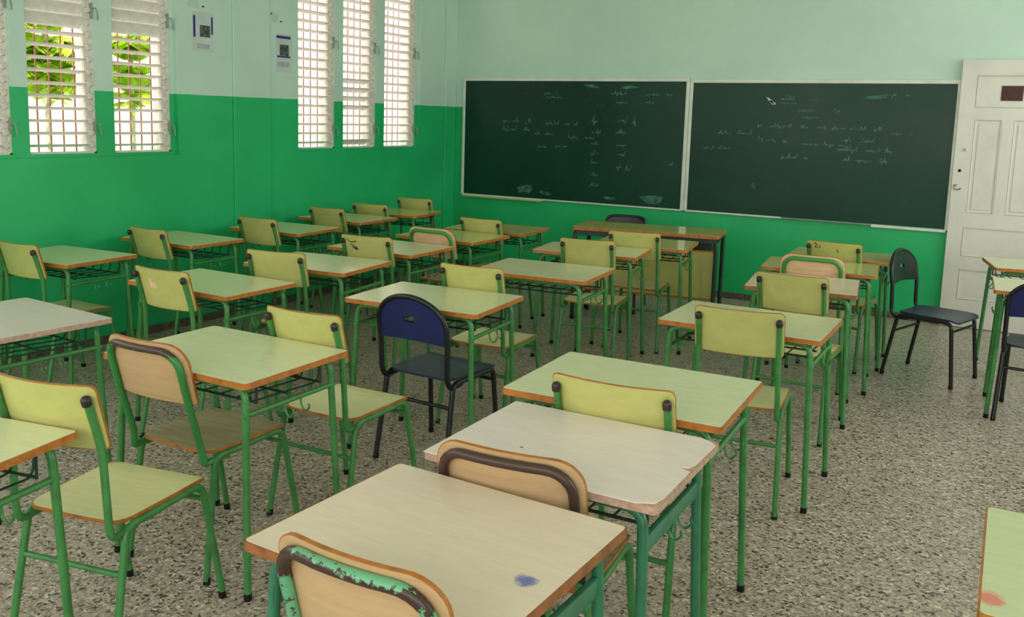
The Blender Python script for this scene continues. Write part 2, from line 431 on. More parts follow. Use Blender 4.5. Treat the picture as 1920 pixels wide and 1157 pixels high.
SLAT_P = .0795
def slat_mesh(ln):
    bm = bmesh.new()
    prof = [(-.043, -.0015), (-.03, .003), (0, .0045), (.03, .003), (.043, -.0015), (.03, -.0035), (0, -.002), (-.03, -.0035)]
    A = [bm.verts.new((x, 0, z)) for x, z in prof]; B = [bm.verts.new((x, ln, z)) for x, z in prof]
    n = len(prof); bm.faces.new(A); bm.faces.new(B[::-1])
    for i in range(n): bm.faces.new((A[i], B[i], B[(i + 1) % n], A[(i + 1) % n]))
    return bm
nwin = 0
for bi, (wins, o0, o1) in enumerate(BANKS):
    for wi, (y0, y1) in enumerate(wins):
        nwin += 1; xp = XL - .085
        w = bpy.data.objects.new('window_%d' % nwin, None); COL.objects.link(w); w.location = (xp, y0, SILL); struct(w)
        H = HEAD - SILL; L = y1 - y0; ch = .052     # far-side channel that carries the slat holders
        fb = bmesh.new()
        box(fb, -.04, .04, 0, .012, 0, H); box(fb, -.13, .04, L - .014, L, 0, H); box(fb, -.04, .04, 0, L, 0, .010); box(fb, -.04, .04, 0, L, H - .012, H)
        obj('window_frame', fb, 'slat', w)
        hb = bmesh.new(); ns = int((H - .03) / SLAT_P)
        box(hb, -.012, .012, L - ch, L - .014, .01, H - .012)
        obj('slat_channel', hb, 'slat', w)
        rl = L - ch - .014
        for k in range(ns):
            z = .05 + k * SLAT_P
            ang = math.radians(13)
            if bi == 0 and SILL + z > 2.09: ang = math.radians(68)
            if bi == 1 and wi == 1 and 1.62 < SILL + z < 1.98: ang = math.radians(30)
            if bi == 1 and wi == 1 and k == 0: ang = math.radians(38)
            s = shared(('slat', round(rl, 3)), lambda: slat_mesh(rl), 'louvre_slat', 'slat', w, smooth=False)
            s.location = (-.005, .013, z); s.rotation_euler = (0, -ang + random.uniform(-.03, .03), 0)
            c = shared('holder', lambda: bx(-.02, .022, 0, .030, -.016, .016, bev=.004, rot=((0, 0, 0), Matrix.Rotation(.5, 3, 'X'))), 'slat_holder', 'slat', w, smooth=False)
            c.location = (.022, L - ch + .010, z)
        for zz in (.175, .925):
            cb = bmesh.new(); box(cb, .03, .05, L - .015, L + .012, zz - .05, zz + .05)
            tube(cb, fillet([(.05, L, zz + .015), (.074, L + .003, zz + .02), (.08, L + .010, zz - .02), (.076, L + .014, zz - .06)], .015), .0045, 6)
            obj('crank_handle', cb, 'crank', w, True)
        xg = -.10
        for k in range(1, int(L / .09) + 1):
            g = shared('grille_bar', lambda: bx(-.004, .004, -.004, .004, 0, HEAD - SILL), 'grille_bar', 'rust', w, smooth=False)
            g.location = (xg, k * .09 - .02, 0)

# ------------------------------------------------------------------ door leaf lying against the back wall
def door():
    X0, X1, H, y1 = -.455, .257, 2.165, YB - .006; y0 = y1 - .042
    d = bpy.data.objects.new('door_1', None); COL.objects.link(d); d.location = (X0, y0, 0); struct(d)
    W = X1 - X0; t = y1 - y0
    bm = bmesh.new(); box(bm, 0, W, .012, t, .006, H)       # core
    # stiles and rails stand proud of the panels
    P = [(.112, W - .112, 1.79, 2.045), (.122, .315, .945, 1.695), (W - .315, W - .122, .945, 1.695), (.112, W - .112, .59, .83), (.112, W - .112, .235, .485)]
    s = bmesh.new()
    box(s, 0, .112, 0, .013, .006, H); box(s, W - .112, W, 0, .013, .006, H)
    for z0, z1 in ((2.045, H), (1.695, 1.79), (.83, .945), (.485, .59), (.006, .235)): box(s, .112, W - .112, 0, .013, z0, z1)
    box(s, .112, .122, 0, .013, .945, 1.695); box(s, W - .122, W - .112, 0, .013, .945, 1.695)
    box(s, .315, W - .315, 0, .013, .945, 1.695)
    obj('door_leaf', bm, 'door', d); obj('stiles_and_rails', s, 'door', d)
    for a, b, z0, z1 in P:
        p = bmesh.new(); box(p, a, b, .008, .0125, z0, z1)
        pl = obj('door_panel', p, 'door', d)
        m = bmesh.new()                                  # bead moulding round the panel, raised field inside it
        tube(m, [(a + .006, .006, z0 + .006), (b - .006, .006, z0 + .006), (b - .006, .006, z1 - .006), (a + .006, .006, z1 - .006)], .006, 6, closed=True)
        obj('panel_moulding', m, 'door', pl, True)
        if b - a < .25:
            f = bmesh.new(); v = box(f, a + .03, b - .03, .003, .009, z0 + .03, z1 - .03)
            bmesh.ops.bevel(f, geom=f.edges[:], offset=.003, segments=1, affect='EDGES'); obj('panel_field', f, 'door', pl)
    obj('name_plaque', bx(.288, .44, .003, .010, 1.846, 1.963, bev=.002), 'plaque', d)
    k = bmesh.new(); tube(k, [(.043 + .024 * math.cos(a), -.012 - .004 * math.sin(a), 1.150 + .020 * math.sin(a)) for a in [PI * .55 + 2 * PI * q / 16 * .8 for q in range(15)]], .0045, 7)
    tube(k, [(.03, .003, 1.168), (.03, -.014, 1.168)], .008, 8)
    obj('ring_handle', k, 'metal', d, True)
    h = bmesh.new(); tube(h, [(.048, .004, 1.284), (.048, -.003, 1.284)], .012, 12); obj('keyhole', h, 'dark', d, True)
    h = bmesh.new(); tube(h, [(.068, .004, 1.453), (.068, -.006, 1.453)], .013, 12); obj('lock_cylinder', h, 'metal', d, True)
door()

# ------------------------------------------------------------------ chalkboards
def squiggle(bm, x, z, length, h, y, w=.0046, slant=0.):
    """a line of joined-up chalk handwriting as a thin ribbon"""
    pts = []; s = 0.
    while s < length:
        word = min(random.uniform(.06, .2), length - s)
        pts.append([]); n = int(word / .007); lean = random.uniform(.1, .4)
        for k in range(n):
            hi = k % 2 * random.choice((.35, .5, .5, .6, 1.3)) - (.5 if random.random() < .12 else 0)
            pts[-1].append((x + s + k * .007 + hi * h * lean + random.uniform(-.003, .003), z + slant * (s + k * .007) + .85 * h * (hi + random.uniform(-.08, .08))))
        s += word + random.uniform(.03, .08)
    for st in pts:
        for a, b in zip(st, st[1:]):
            if random.random() < .12: continue
            dx, dz = b[0] - a[0], b[1] - a[1]; L = math.hypot(dx, dz) or 1
            nx, nz = -dz / L * w / 2, dx / L * w / 2
            bm.faces.new([bm.verts.new(p) for p in ((a[0] + nx, y, a[1] + nz), (a[0] - nx, y, a[1] - nz), (b[0] - nx, y, b[1] - nz), (b[0] + nx, y, b[1] + nz))])
def blob(bm, x, z, rx, rz, y, ang=0):
    n = 14; ph = [random.uniform(.6, 1.15) for _ in range(n)]
    v = []
    for k in range(n):
        a = 2 * PI * k / n; px, pz = rx * ph[k] * math.cos(a), rz * ph[k] * math.sin(a)
        v.append(bm.verts.new((x + px * math.cos(ang) - pz * math.sin(ang), y, z + px * math.sin(ang) + pz * math.cos(ang))))
    bm.faces.new(v)
def uvw(x0, x1, z0, z1, u, v): return x0 + (x1 - x0) * u, z0 + (z1 - z0) * v
def board(label, x0, x1, z0, z1, mat, lines, blobs, bright, bottom):
    t = thing('chalkboard', label, 'chalkboard', ((x0 + x1) / 2, YB, z0), 0)
    ox, oz = (x0 + x1) / 2, z0; W2 = (x1 - x0) / 2; H = z1 - z0
    obj('writing_surface', bx(-W2, W2, -.022, -.004, 0, H), mat, t)
    f = .026
    for nm, a in (('top', (-W2 - .012, W2 + .012, -.030, -.002, H - .008, H + .024)), ('l', (-W2 - .019, -W2 + .010, -.030, -.002, -.012, H)), ('r', (W2 - .010, W2 + .012 + .012 * (x1 < -1), -.030, -.002, -.012, H))):
        obj('frame_bar', bx(*a, bev=.003), 'alu', t)
    for u0, u1, dz, hh, mm, nm, dep in bottom:
        obj(nm, bx(-W2 + 2 * W2 * u0, -W2 + 2 * W2 * u1, -.004 - dep, -.002, dz - hh, dz, bev=.002), mm, t)
    yc = -.0226
    c = bmesh.new()
    for u, v, ln, h in lines: squiggle(c, -W2 + 2 * W2 * u, H * v, ln, h, yc, slant=random.uniform(-.015, .005))
    o = obj('chalk_handwriting', c, 'chalk', t); o['kind'] = 'stuff'
    c = bmesh.new()
    for u, v, rx, rz, a in blobs: blob(c, -W2 + 2 * W2 * u, H * v, rx, rz, yc + .0003, a)
    o = obj('chalk_smears', c, 'chalk_smear', t); o['kind'] = 'stuff'
    if bright:
        c = bmesh.new()
        for u, v, rx, rz, a in bright: blob(c, -W2 + 2 * W2 * u, H * v, rx, rz, yc - .0003, a)
        obj('chalk_mark', c, 'chalk_bright', t)
board('left green chalkboard in white frame, with two columns of faint chalk writing', -5.160, -2.726, .80, 1.995, 'board_l',
      [(.385, .885, .16, .035), (.40, .855, .18, .02), (.685, .89, .20, .035), (.83, .885, .28, .03), (.71, .82, .14, .03), (.83, .825, .10, .03),
       (.185, .645, .36, .04), (.39, .635, .42, .035), (.19, .575, .34, .035), (.345, .545, .26, .03), (.50, .525, .30, .035), (.365, .435, .12, .03), (.445, .445, .14, .035),
       (.605, .66, .07, .06), (.72, .675, .10, .05), (.78, .66, .06, .06), (.61, .57, .10, .04), (.71, .575, .14, .04), (.605, .48, .11, .03), (.72, .475, .12, .03),
       (.61, .40, .09, .04), (.725, .40, .09, .04), (.61, .32, .07, .05), (.72, .29, .08, .05), (.615, .22, .08, .04), (.76, .28, .06, .05), (.61, .14, .10, .03), (.94, .34, .05, .05)],
      [(.315, .075, .11, .05, .25), (.41, .05, .07, .02, -.1), (.70, .045, .07, .015, 0), (.885, .06, .13, .045, -.1), (.60, .955, .09, .02, -.2), (.76, .945, .12, .018, .1)],
      [], [(0, .40, -.004, .018, 'alu', 'frame_bar', .028), (.40, 1.0, -.004, .014, 'alu', 'frame_bar', .022), (.0, .39, -.022, .012, 'olive_panel', 'chalk_tray', .05)])
board('right green chalkboard beside the white door, hazier with a white chalk smear', -2.680, -.468, .80, 1.985, 'board_r',
      [(.365, .87, .16, .04), (.36, .845, .19, .012), (.49, .865, .05, .03), (.43, .79, .18, .03), (.57, .79, .06, .03), (.45, .74, .20, .035), (.28, .675, .05, .04), (.33, .67, .46, .035),
       (.52, .665, .52, .03), (.12, .605, .12, .03), (.20, .61, .14, .03), (.285, .57, .05, .05), (.32, .565, .20, .035), (.46, .545, .42, .035), (.615, .58, .26, .04), (.60, .51, .44, .04),
       (.06, .49, .10, .025), (.12, .49, .12, .03), (.38, .44, .24, .04), (.61, .44, .38, .04), (.78, .64, .18, .03), (.74, .91, .22, .03)],
      [(.72, .90, .10, .015, 0), (.28, .22, .02, .03, .3), (.62, .52, .07, .012, 0)],
      [(.325, .865, .050, .012, -.72), (.335, .85, .03, .016, -.6)],
      [(0, .40, -.002, .016, 'alu', 'frame_bar', .026), (.40, .74, -.004, .010, 'crank', 'chalk_tray', .045), (.74, 1.0, -.006, .024, 'alu', 'frame_bar', .028)])

# ------------------------------------------------------------------ papers on the left wall
def poster(label, y, z, w, h, bars, pic, txt):
    t = thing('wall_poster', label, 'poster', (XL, y, z))
    obj('paper_sheet', bx(0, .002, 0, w, 0, h), 'paper', t)
    for a in bars: obj('purple_bar', bx(.002, .003, *a), 'purple', t)
    if pic: obj('printed_photo', bx(.002, .003, *pic), 'photo', t)
    for a in txt: obj('text_block', bx(.002, .0026, *a), 'text', t)
    return t
p1 = poster('small wall poster with two upright purple bars, beside the first window bank', 4.715, 2.03, .20, .285,
       [(.008, .028, .10, .255), (.178, .194, .13, .255)], (.07, .168, .105, .19), [(.04, .16, .02, .055)])
obj('tack', bx(.002, .008, .095, .108, .318, .331, bev=.003), 'dark', p1)
p2 = poster('small wall poster with two level purple bars, left of the second window bank', 5.572, 1.925, .182, .31,
       [(.004, .168, .272, .294), (.012, .164, .120, .134)], (.042, .146, .136, .224), [(.02, .15, .045, .085)])
obj('tack', bx(.002, .008, .05, .062, .40, .412, bev=.003), 'dark', p2)
tg = thing('paper_scrap', 'torn blank paper scrap tacked above the poster with level bars', 'paper', (XL, 5.515, 2.315))
obj('scrap_sheet', slab([(0, .03), (.03, 0), (.085, .02), (.075, .07), (.02, .09)], 0, .002), 'paper', tg).rotation_euler = (PI / 2, 0, PI / 2)
obj('tack', bx(.001, .007, .0, .012, .062, .074, bev=.003), 'dark', tg)
tg = thing('paper_scrap', 'pale blank paper scrap high up above the poster with upright bars', 'paper', (XL, 4.675, 2.335))
obj('scrap_sheet', slab([(0, .01), (.10, 0), (.115, .13), (.0, .14)], 0, .002), 'paper', tg).rotation_euler = (PI / 2, 0, PI / 2)

# ------------------------------------------------------------------ outside the louvres
struct(obj('trim_3', bx(-9.0, -8.7, -3, 22, -.4, 3.6), 'render'))
struct(obj('trim_4', bx(-8.7, XL - T, -3, 22, -.5, -.15), 'ground'))
def palm(label, x, y, base, n, ln, seed):
    rnd = random.Random(seed); b0 = base
    t = thing('palm_plant', label, 'palm', (x, y, -.15))
    tr = bmesh.new(); tube(tr, [(0, 0, 0), (.01, .005, base * .5), (0, 0, base + .40)], .022, 8); obj('trunk', tr, 'trunk', t, True)
    for k in range(n):
        a = 2 * PI * k / n * 5 + rnd.uniform(-.3, .3); el = rnd.uniform(.5, 1.1); L = ln * rnd.uniform(.8, 1.1); base = b0 + rnd.uniform(-.32, .30)
        bm = bmesh.new(); P = []
        for q in range(9):
            s = q / 8
            r = L * s * math.cos(el) * (1 + .25 * s); zz = L * (s * math.sin(el) - .55 * s * s)
            P.append(Vector((r * math.cos(a), r * math.sin(a), base + .12 + zz)))
        tube(bm, P, .006, 5)
        side = Vector((-math.sin(a), math.cos(a), 0))
        for q in range(1, 9):
            d = (P[q] - P[q - 1]).normalized()
            for sg in (-1, 1):
                for h in (0, .5):
                    b = P[q - 1].lerp(P[q], .5 + h); lf = .22 * (1 - .5 * abs(q / 8 - .4))
                    tip = b + side * sg * lf * .8 + d * lf * .6 - Vector((0, 0, lf * .35)); mid = b.lerp(tip, .45); wv = d * .034
                    bm.faces.new([bm.verts.new(p) for p in (b, mid + wv + Vector((0, 0, .01)), tip, mid - wv)])
        obj('frond', bm, 'leaf', t)
palm('bushy yellow green palm outside, seen through the second louvre window from the left', -7.4, 4.96, 2.0, 44, .34, 3)
palm('bushy yellow green palm outside, seen through the louvre window nearest the posters', -7.2, 5.68, 1.96, 38, .29, 5)

# ------------------------------------------------------------------ desks
def desk(label, x, y, th, w, d, z, top='green_top', edge='orange', tubes='green_tube', flat=False, chipped=False, group='single school desks'):
    t = thing('school_desk', label, 'desk', (x, y, 0), th, group)
    TH = .021; key = (round(w, 3), round(d, 3), round(z, 3))
    o1 = rrect(w, d, .015)
    if chipped:
        obj('desktop', slab(o1, z - TH, z - .0025, .002), 'pink_edge', t)
        a, b = w / 2 - .0015, d / 2 - .0015
        sh = [(-a, -b), (a - .052, -b), (a - .040, -b + .008), (a - .012, -b + .022), (a - .004, -b + .06), (a - .003, -.004), (a - .042, .010), (a - .014, .020), (a - .004, .05), (a - .001, b - .035), (a - .02, b - .018), (a - .05, b), (-a, b)]
        obj('laminate_sheet', slab(sh, z - .0025, z), top, t)
    else:
        o2 = rrect(w - .006, d - .006, .012)
        obj('desktop', slab(o2, z - TH + .001, z, .0012), top, t)
        obj('edge_band', ring(rrect(w, d, .015), rrect(w - .014, d - .014, .009), z - TH, z - .001), edge, t)
    r = .0135 if flat else .0125
    xf, yf = w / 2 - .024, d / 2 - .024; xt, yt = w / 2 - .05, d / 2 - .05; zr = z - TH - r
    for sx in (-1, 1):
        for sy in (-1, 1):
            lb = tb([(sx * xf, sy * yf, .012), (sx * xt, sy * yt, zr), (sx * (xt - .11), sy * yt, zr)], r, .05, seg=6)
            lg = obj('leg', lb, tubes, t, True)
            foot = bmesh.new(); tube(foot, [(sx * xf, sy * yf, 0), (sx * xf, sy * yf, .024)], r + .0012, 9); obj('rubber_foot', foot, 'rubber', lg, True)
    for sy in (-1, 1): obj('top_rail', tb([(-xt + .11, sy * yt, zr), (xt - .11, sy * yt, zr)], r), tubes, t, True)
    zs = z - .125
    for sx in (-1, 1):
        xs = sx * (xt + (xf - xt) * (zr - zs) / zr)
        if flat: b = bx(min(xs - .008, xs + .008), max(xs - .008, xs + .008), -yf + .01, yf - .01, zs - .022, zs + .022, bev=.003)
        else: b = tb([(xs, -yf + .008, zs), (xs, yf - .008, zs)], .0095)
        obj('side_rail', b, tubes, t, True)
        for yh in (-.03, .05):
            hk = tb([(xs, yh, zs - .005), (xs + sx * .003, yh, zs - .035), (xs + sx * .022, yh, zs - .055), (xs + sx * .04, yh, zs - .035), (xs + sx * .036, yh, zs - .022)], .0035, .016, 6, 4)
            obj('bag_hook', hk, tubes, t, True)
    # book rack of bent rods slung under the top
    rk = bmesh.new(); zt = z - TH - .002; zb = zt - .088; x2 = xt - .03
    for k in range(8):
        xx = -x2 + 2 * x2 * k / 7
        tube(rk, fillet([(xx, yt - .02, zt), (xx, yt - .035, zb), (xx, -yt + .06, zb + .012)], .025, 3), .0035, 6)
    for yy, zz in ((-yt + .06, zb + .012), (0, zb + .006), (yt - .04, zb + .004)): tube(rk, [(-x2 - .02, yy, zz), (x2 + .02, yy, zz)], .0045, 6)
    for sx in (-1, 1): tube(rk, fillet([(sx * (x2 + .02), yt - .04, zb), (sx * (x2 + .02), yt - .04, zt)], .01), .0045, 6); tube(rk, [(sx * (x2 + .02), -yt + .06, zb + .012), (sx * (x2 + .02), -yt + .06, zt)], .0045, 6)
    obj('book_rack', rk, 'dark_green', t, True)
    return t
WROW = 'row along the window wall'
desk('green-topped desk against the window wall, nearest the camera of its row', -4.81, 3.295, .07, .652, .50, .738)
desk('green-topped desk against the window wall, second nearest the camera of its row', -4.815, 4.172, .004, .673, .468, .748)
desk('green-topped desk against the window wall, middle one of five in its row', -4.74, 5.075, .06, .658, .507, .745)
desk('green-topped desk against the window wall, second from the chalkboard in its row', -4.845, 5.937, .009, .663, .515, .745)
desk('green-topped desk in the back left corner, nearest the chalkboard of the window row', -4.875, 6.651, .141, .676, .525, .738, 'olive_top')
desk('dull white desk with bare edges cut off by the left edge of the photo', -3.568, 2.177, -.064, .666, .527, .729, 'grey_top', 'pink_edge')
desk('green-topped desk right behind the yellow chair with a paper label remnant', -3.497, 3.21, -.009, .707, .474, .739)
desk('green-topped desk in the second row from the windows, third from the camera', -3.474, 3.993, .107, .687, .520, .746)
desk('green-topped desk with the doodled yellow chair standing at it', -3.568, 4.824, .015, .676, .525, .738)
desk('olive green desk with the pinkish tube-framed chair at it, left of centre', -3.569, 5.582, -.011, .674, .528, .739, 'olive_top')
desk('olive green desk nearest the chalkboard in the second row from the windows', -3.569, 6.236, .101, .695, .536, .735, 'olive_top')
desk('green-topped desk in the lower left corner, cut by the photo edge', -2.396, 1.15, .183, .676, .527, .740)
desk('green-topped desk with the beige wood chair with blackened tube pushed under it', -2.395, 2.265, .011, .686, .520, .745)
desk('green-topped desk with the dark blue chair standing at it, middle of the room', -2.367, 3.559, .073, .705, .518, .743)
desk('green-topped desk just behind the one with the dark blue chair', -2.297, 4.568, .079, .689, .527, .754)
desk('green-topped desk in the centre row, second in front of the teacher desk', -2.453, 5.591, .149, .712, .465, .739)
desk('green-topped desk directly in front of the teacher desk', -2.288, 6.18, .156, .676, .528, .740, 'olive_top')
desk('large beige-topped desk with a blue ink stain, nearest the camera', -.977, 1.504, -.038, .626, .518, .735, 'pale_top', 'brown_edge', 'blue_green_tube', True)
desk('whitish desk with a chipped laminate corner, second from the camera', -.958, 2.128, .007, .640, .511, .735, 'white_top', 'pink_edge', 'blue_green_tube', True, True)
desk('green-topped desk just behind the chipped whitish desk', -1.022, 2.726, .032, .710, .548, .747)
desk('green-topped desk with orange edges, fourth from the camera in the long right-hand row', -.972, 4.005, 0, .700, .517, .742)
desk('cream-topped narrow desk in front of the pink-backed chair, long right-hand row', -.985, 5.206, .122, .582, .551, .732, 'cream_top', 'brown_edge')
desk('olive green desk behind the pink-backed chair, long right-hand row', -1.020, 5.906, .104, .675, .494, .737, 'olive_top')
desk('olive green desk nearest the chalkboard in the long right-hand row', -1.001, 6.555, .035, .654, .480, .733, 'olive_top')
desk('green-topped desk standing in front of the white door', .219, 6.914, .181, .676, .521, .734)
desk('green-topped desk at the right edge with a dark blue chair at it', .276, 5.912, .039, .676, .522, .735)
desk('green-topped desk with a red stain in the lower right corner of the photo', .347, 2.01, .003, .676, .538, .749, 'green_top_red')

t = thing('paper_ball', 'crumpled pale paper ball in the rack under the dull white desk', 'paper ball', (-3.53, 2.36, .6555))
bm = bmesh.new(); bmesh.ops.create_icosphere(bm, subdivisions=2, radius=.024)
for v in bm.verts: v.co *= random.uniform(.8, 1.12)
obj('paper_wad', bm, 'ball', t)

def teacher_desk():
    x, y, th, w, d, z = -2.532, 6.901, .164, 1.158, .513, .759
    t = thing('teacher_desk', 'long olive teacher desk with yellow front panel below the chalkboards', 'desk', (x, y, 0), th)
    obj('desktop', slab(rrect(w - .006, d - .006, .02), z - .024, z, .0012), 'teacher_top', t)
    obj('edge_band', ring(rrect(w, d, .022), rrect(w - .014, d - .014, .016), z - .026, z - .001), 'orange', t)
    r = .017; xe, yn = w / 2 - .02, d / 2 - .035; zr = z - .026 - r
    for sx in (-1, 1):
        for sy in (-1, 1):
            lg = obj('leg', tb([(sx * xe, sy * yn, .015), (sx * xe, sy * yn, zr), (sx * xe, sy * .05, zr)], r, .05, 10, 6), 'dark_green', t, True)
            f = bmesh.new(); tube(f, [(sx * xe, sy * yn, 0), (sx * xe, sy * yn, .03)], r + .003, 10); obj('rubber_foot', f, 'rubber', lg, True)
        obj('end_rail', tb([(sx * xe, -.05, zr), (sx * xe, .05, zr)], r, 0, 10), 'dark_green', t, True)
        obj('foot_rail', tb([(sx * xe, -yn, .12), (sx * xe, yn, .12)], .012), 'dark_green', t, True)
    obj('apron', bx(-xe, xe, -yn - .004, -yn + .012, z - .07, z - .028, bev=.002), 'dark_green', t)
    yp = -d / 2 + .065
    obj('front_panel', bx(-xe + .03, xe - .02, yp - .008, yp + .008, .262, .622), 'olive_panel', t)
    obj('panel_edge', bx(-xe + .03, xe - .02, yp - .009, yp + .009, .245, .262), 'orange', t)
    obj('panel_edge', bx(-xe + .03, xe - .02, yp - .009, yp + .009, .622, .634), 'orange', t)
    dr = obj('drawer_box', bx(.05, xe - .05, -.10, d / 2 - .04, z - .15, z - .03, bev=.003), 'dark_green', t)
    obj('drawer_front', bx(.05, xe - .05, d / 2 - .04, d / 2 - .022, z - .155, z - .03, bev=.003), 'olive_panel', dr)
teacher_desk()

# ------------------------------------------------------------------ chairs
def chair_frame(t, s_mat, fx, ff, fr, zr, rr=.0115, low=.29):
    """four bent legs, two seat rails and two crossbars"""
    xr = fx - .013
    for s in (-1, 1):
        for nm, yb, ye in (('leg', ff, .168), ('leg', -fr, -.165)):
            sg = 1 if yb > 0 else -1
            lg = shared((nm, s, sg, fx, yb, zr), lambda: tb([(s * fx, yb, .012), (s * xr, ye, zr), (s * xr, ye - sg * .09, zr - (.002 if sg < 0 else 0))], rr, .042, seg=6), nm, s_mat, t)
            shared(('foot', s, sg, fx, yb), lambda: tube(bmesh.new(), [(s * fx, yb, 0), (s * (fx - .0008), yb - sg * .004, .024)], rr + .0012, 9), 'rubber_foot', 'rubber', lg)
        shared(('rail', s, fx, zr), lambda: tb([(s * xr, .078, zr), (s * xr, -.075, zr - .002)], rr), 'seat_rail', s_mat, t)
    k = low / zr
    yr = -fr + (fr - .165) * k
    xx = fx - .013 * k
    shared(('str', fx, fr, low), lambda: tb([(-xx, yr, low), (xx, yr, low)], .0085), 'rear_stretcher', s_mat, t)
    k = (zr - .055) / zr; yf = ff + (.168 - ff) * k; xx = fx - .013 * k
    shared(('fcb', fx, ff, zr), lambda: tb([(-xx, yf, zr - .055), (xx, yf, zr - .055)], .0085), 'front_crossbar', s_mat, t)
def seat_parts(t, mat, edge, sz, hw=.178, y0=-.185, y1=.200, key='s'):
    us, drop = corner_fn(hw, 0, 1, .05)
    def fm(u, v, w): 
        taper = 1 - .05 * max(0, (.05 - v) / .24)
        dip = -.010 * math.cos(min(1, abs(u) / hw) * PI / 2) * math.cos((v - .0) / .2 * PI / 2.2) - .012 * max(0, (v - .14) / .06) ** 2
        return (u * taper, v, sz - .006 + w + dip)
    vt = lambda u: y1 - drop(u, .035); vb = lambda u: y0 + drop(u, .05)
    st = shared((key, hw, sz, y0, y1), lambda: plate(fm, us, vt, vb, .011, 7), 'seat', mat, t)
    if edge: shared((key, 'e', hw, sz, y0, y1), lambda: plate_edge(fm, us, vt, vb, .011, nv=7), 'edge_band', edge, st)
def back_map(yt, yb, zt, zb, bulge, uh):
    def fm(u, v, w):
        s = (v - zb) / (zt - zb); y = yb + (yt - yb) * s - bulge * (1 - (u / uh) ** 2)
        a = 2 * bulge * u / (uh * uh)       # keep the thickness square to the curve
        return (u - w * a, y + w, v)
    return fm
def chair_a(label, x, y, th, wb=.176, zt=.861, group='yellow school chairs', cap_mat='cap'):
    t = thing('school_chair', label, 'chair', (x, y, 0), th, group)
    zb = zt - .19; yt, yb = -.263, -.211; kz = (wb, zt)
    chair_frame(t, 'green_tube', .19, .251, .246, .424)
    seat_parts(t, 'pale_yellow', 'orange', .445)
    us, drop = corner_fn(wb, 0, 1, .018, 3)
    fm0 = back_map(yt, yb, zt, zb, .032, wb)
    fm = lambda u, v, w: tuple(Vector(fm0(u, v, w)) + Vector((0, 0, 0)))
    vt = lambda u: zt - drop(u, .018); vb = lambda u: zb + drop(u, .018)
    b = shared(('ba', kz), lambda: plate(fm, us, vt, vb, .010, 4), 'backrest', 'yellow', t)
    shared(('bae', kz), lambda: plate_edge(fm, us, vt, vb, .010, nv=4), 'edge_band', 'orange', b)
    xp = wb - .016
    for s in (-1, 1):
        def path():
            return [(s * xp, yt - .0155, zt - .032), (s * xp, yb - .0165, zb + .0), (s * .168, -.222, .47), (s * .166, -.214, .402), (s * .166, -.115, .410)]
        p = shared(('post', s, kz), lambda: tb(path(), .0112, [.05, .04, .035], seg=5), 'back_post', 'green_tube', t)
        def cap_mesh():
            q = bmesh.new(); b0 = Vector((s * xp, yt - .0130, zt - .050)); ax = Vector((0, -.052, .19)).normalized(); e1 = Vector((1, 0, 0)); e2 = ax.cross(e1); R_ = []
            for hh, rr in ((0, .0132), (.014, .0142), (.021, .0128), (.026, .0088), (.028, .004)):
                R_.append([q.verts.new(b0 + ax * hh + (e1 * math.cos(2 * PI * k / 10) + e2 * math.sin(2 * PI * k / 10)) * rr) for k in range(10)])
            for A, B in zip(R_, R_[1:]):
                for k in range(10): q.faces.new((A[k], A[(k + 1) % 10], B[(k + 1) % 10], B[k]))
            q.faces.new(R_[0]); q.faces.new(R_[-1]); return q
        shared(('cap', s, kz), cap_mesh, 'post_cap', 'cap', p)
    return t
def chair_b(label, x, y, th, wb=.185, zt=.845, tube_mat='worn_a', wood='beige_wood', seat='grey_wood', edge='orange', frame='green_tube', sz=.452):
    t = thing('tube_back_chair', label, 'chair', (x, y, 0), th, 'school chairs with a looped tube behind the back')
    zb = zt - .208; yt, yb = -.293, -.242; kz = (wb, zt)
    chair_frame(t, frame, .19, .251, .225, sz - .021)
    seat_parts(t, seat, edge, sz, key='sb')
    us, drop = corner_fn(wb, 0, 1, .075, 7)
    fm0 = back_map(yt, yb, zt, zb, .026, wb)
    fm = lambda u, v, w: tuple(Vector(fm0(u, v, w)) + Vector((0, 0, 0)))
    vt = lambda u: zt - drop(u, .07); vb = lambda u: zb + drop(u, .012)
    b = shared(('bb', kz), lambda: plate(fm, us, vt, vb, .011, 4), 'backrest', wood, t)
    shared(('bbe', kz), lambda: plate_edge(fm, us, vt, vb, .011, nv=4), 'edge_band', edge, b)
    def loop():
        xo = wb - .022; zz = zt - .022; P = []
        def yy(u, z): return yb + (yt - yb) * (z - zb) / (zt - zb) - .026 * (1 - (u / wb) ** 2) - .0055 - .0125
        half = [(.172, -.185, sz - .034), (.172, -.205, sz - .036), (xo - .002, -.212, sz + .02), (xo, yy(xo, zb), zb + .01), (xo, yy(xo, zz - .07), zz - .07)]
        arc = [(xo - .065 + .065 * math.cos(a), zz - .065 + .065 * math.sin(a)) for a in [PI / 2 * k / 6 for k in range(7)]]
        pts = fillet([(a, b2, c) for a, b2, c in [(.168, -.10, sz - .034)] + half], .03, 3) + [(u, yy(u, z), z) for u, z in arc] + [(u, yy(u, zz), zz) for u in (.06, .02)]
        L = [tuple(p) for p in pts]
        return tb(L + [(-a, b2, c) for a, b2, c in L[::-1]], .0125, 0, 10)
    shared(('loop', kz, sz), loop, 'back_loop', tube_mat, t)
    return t
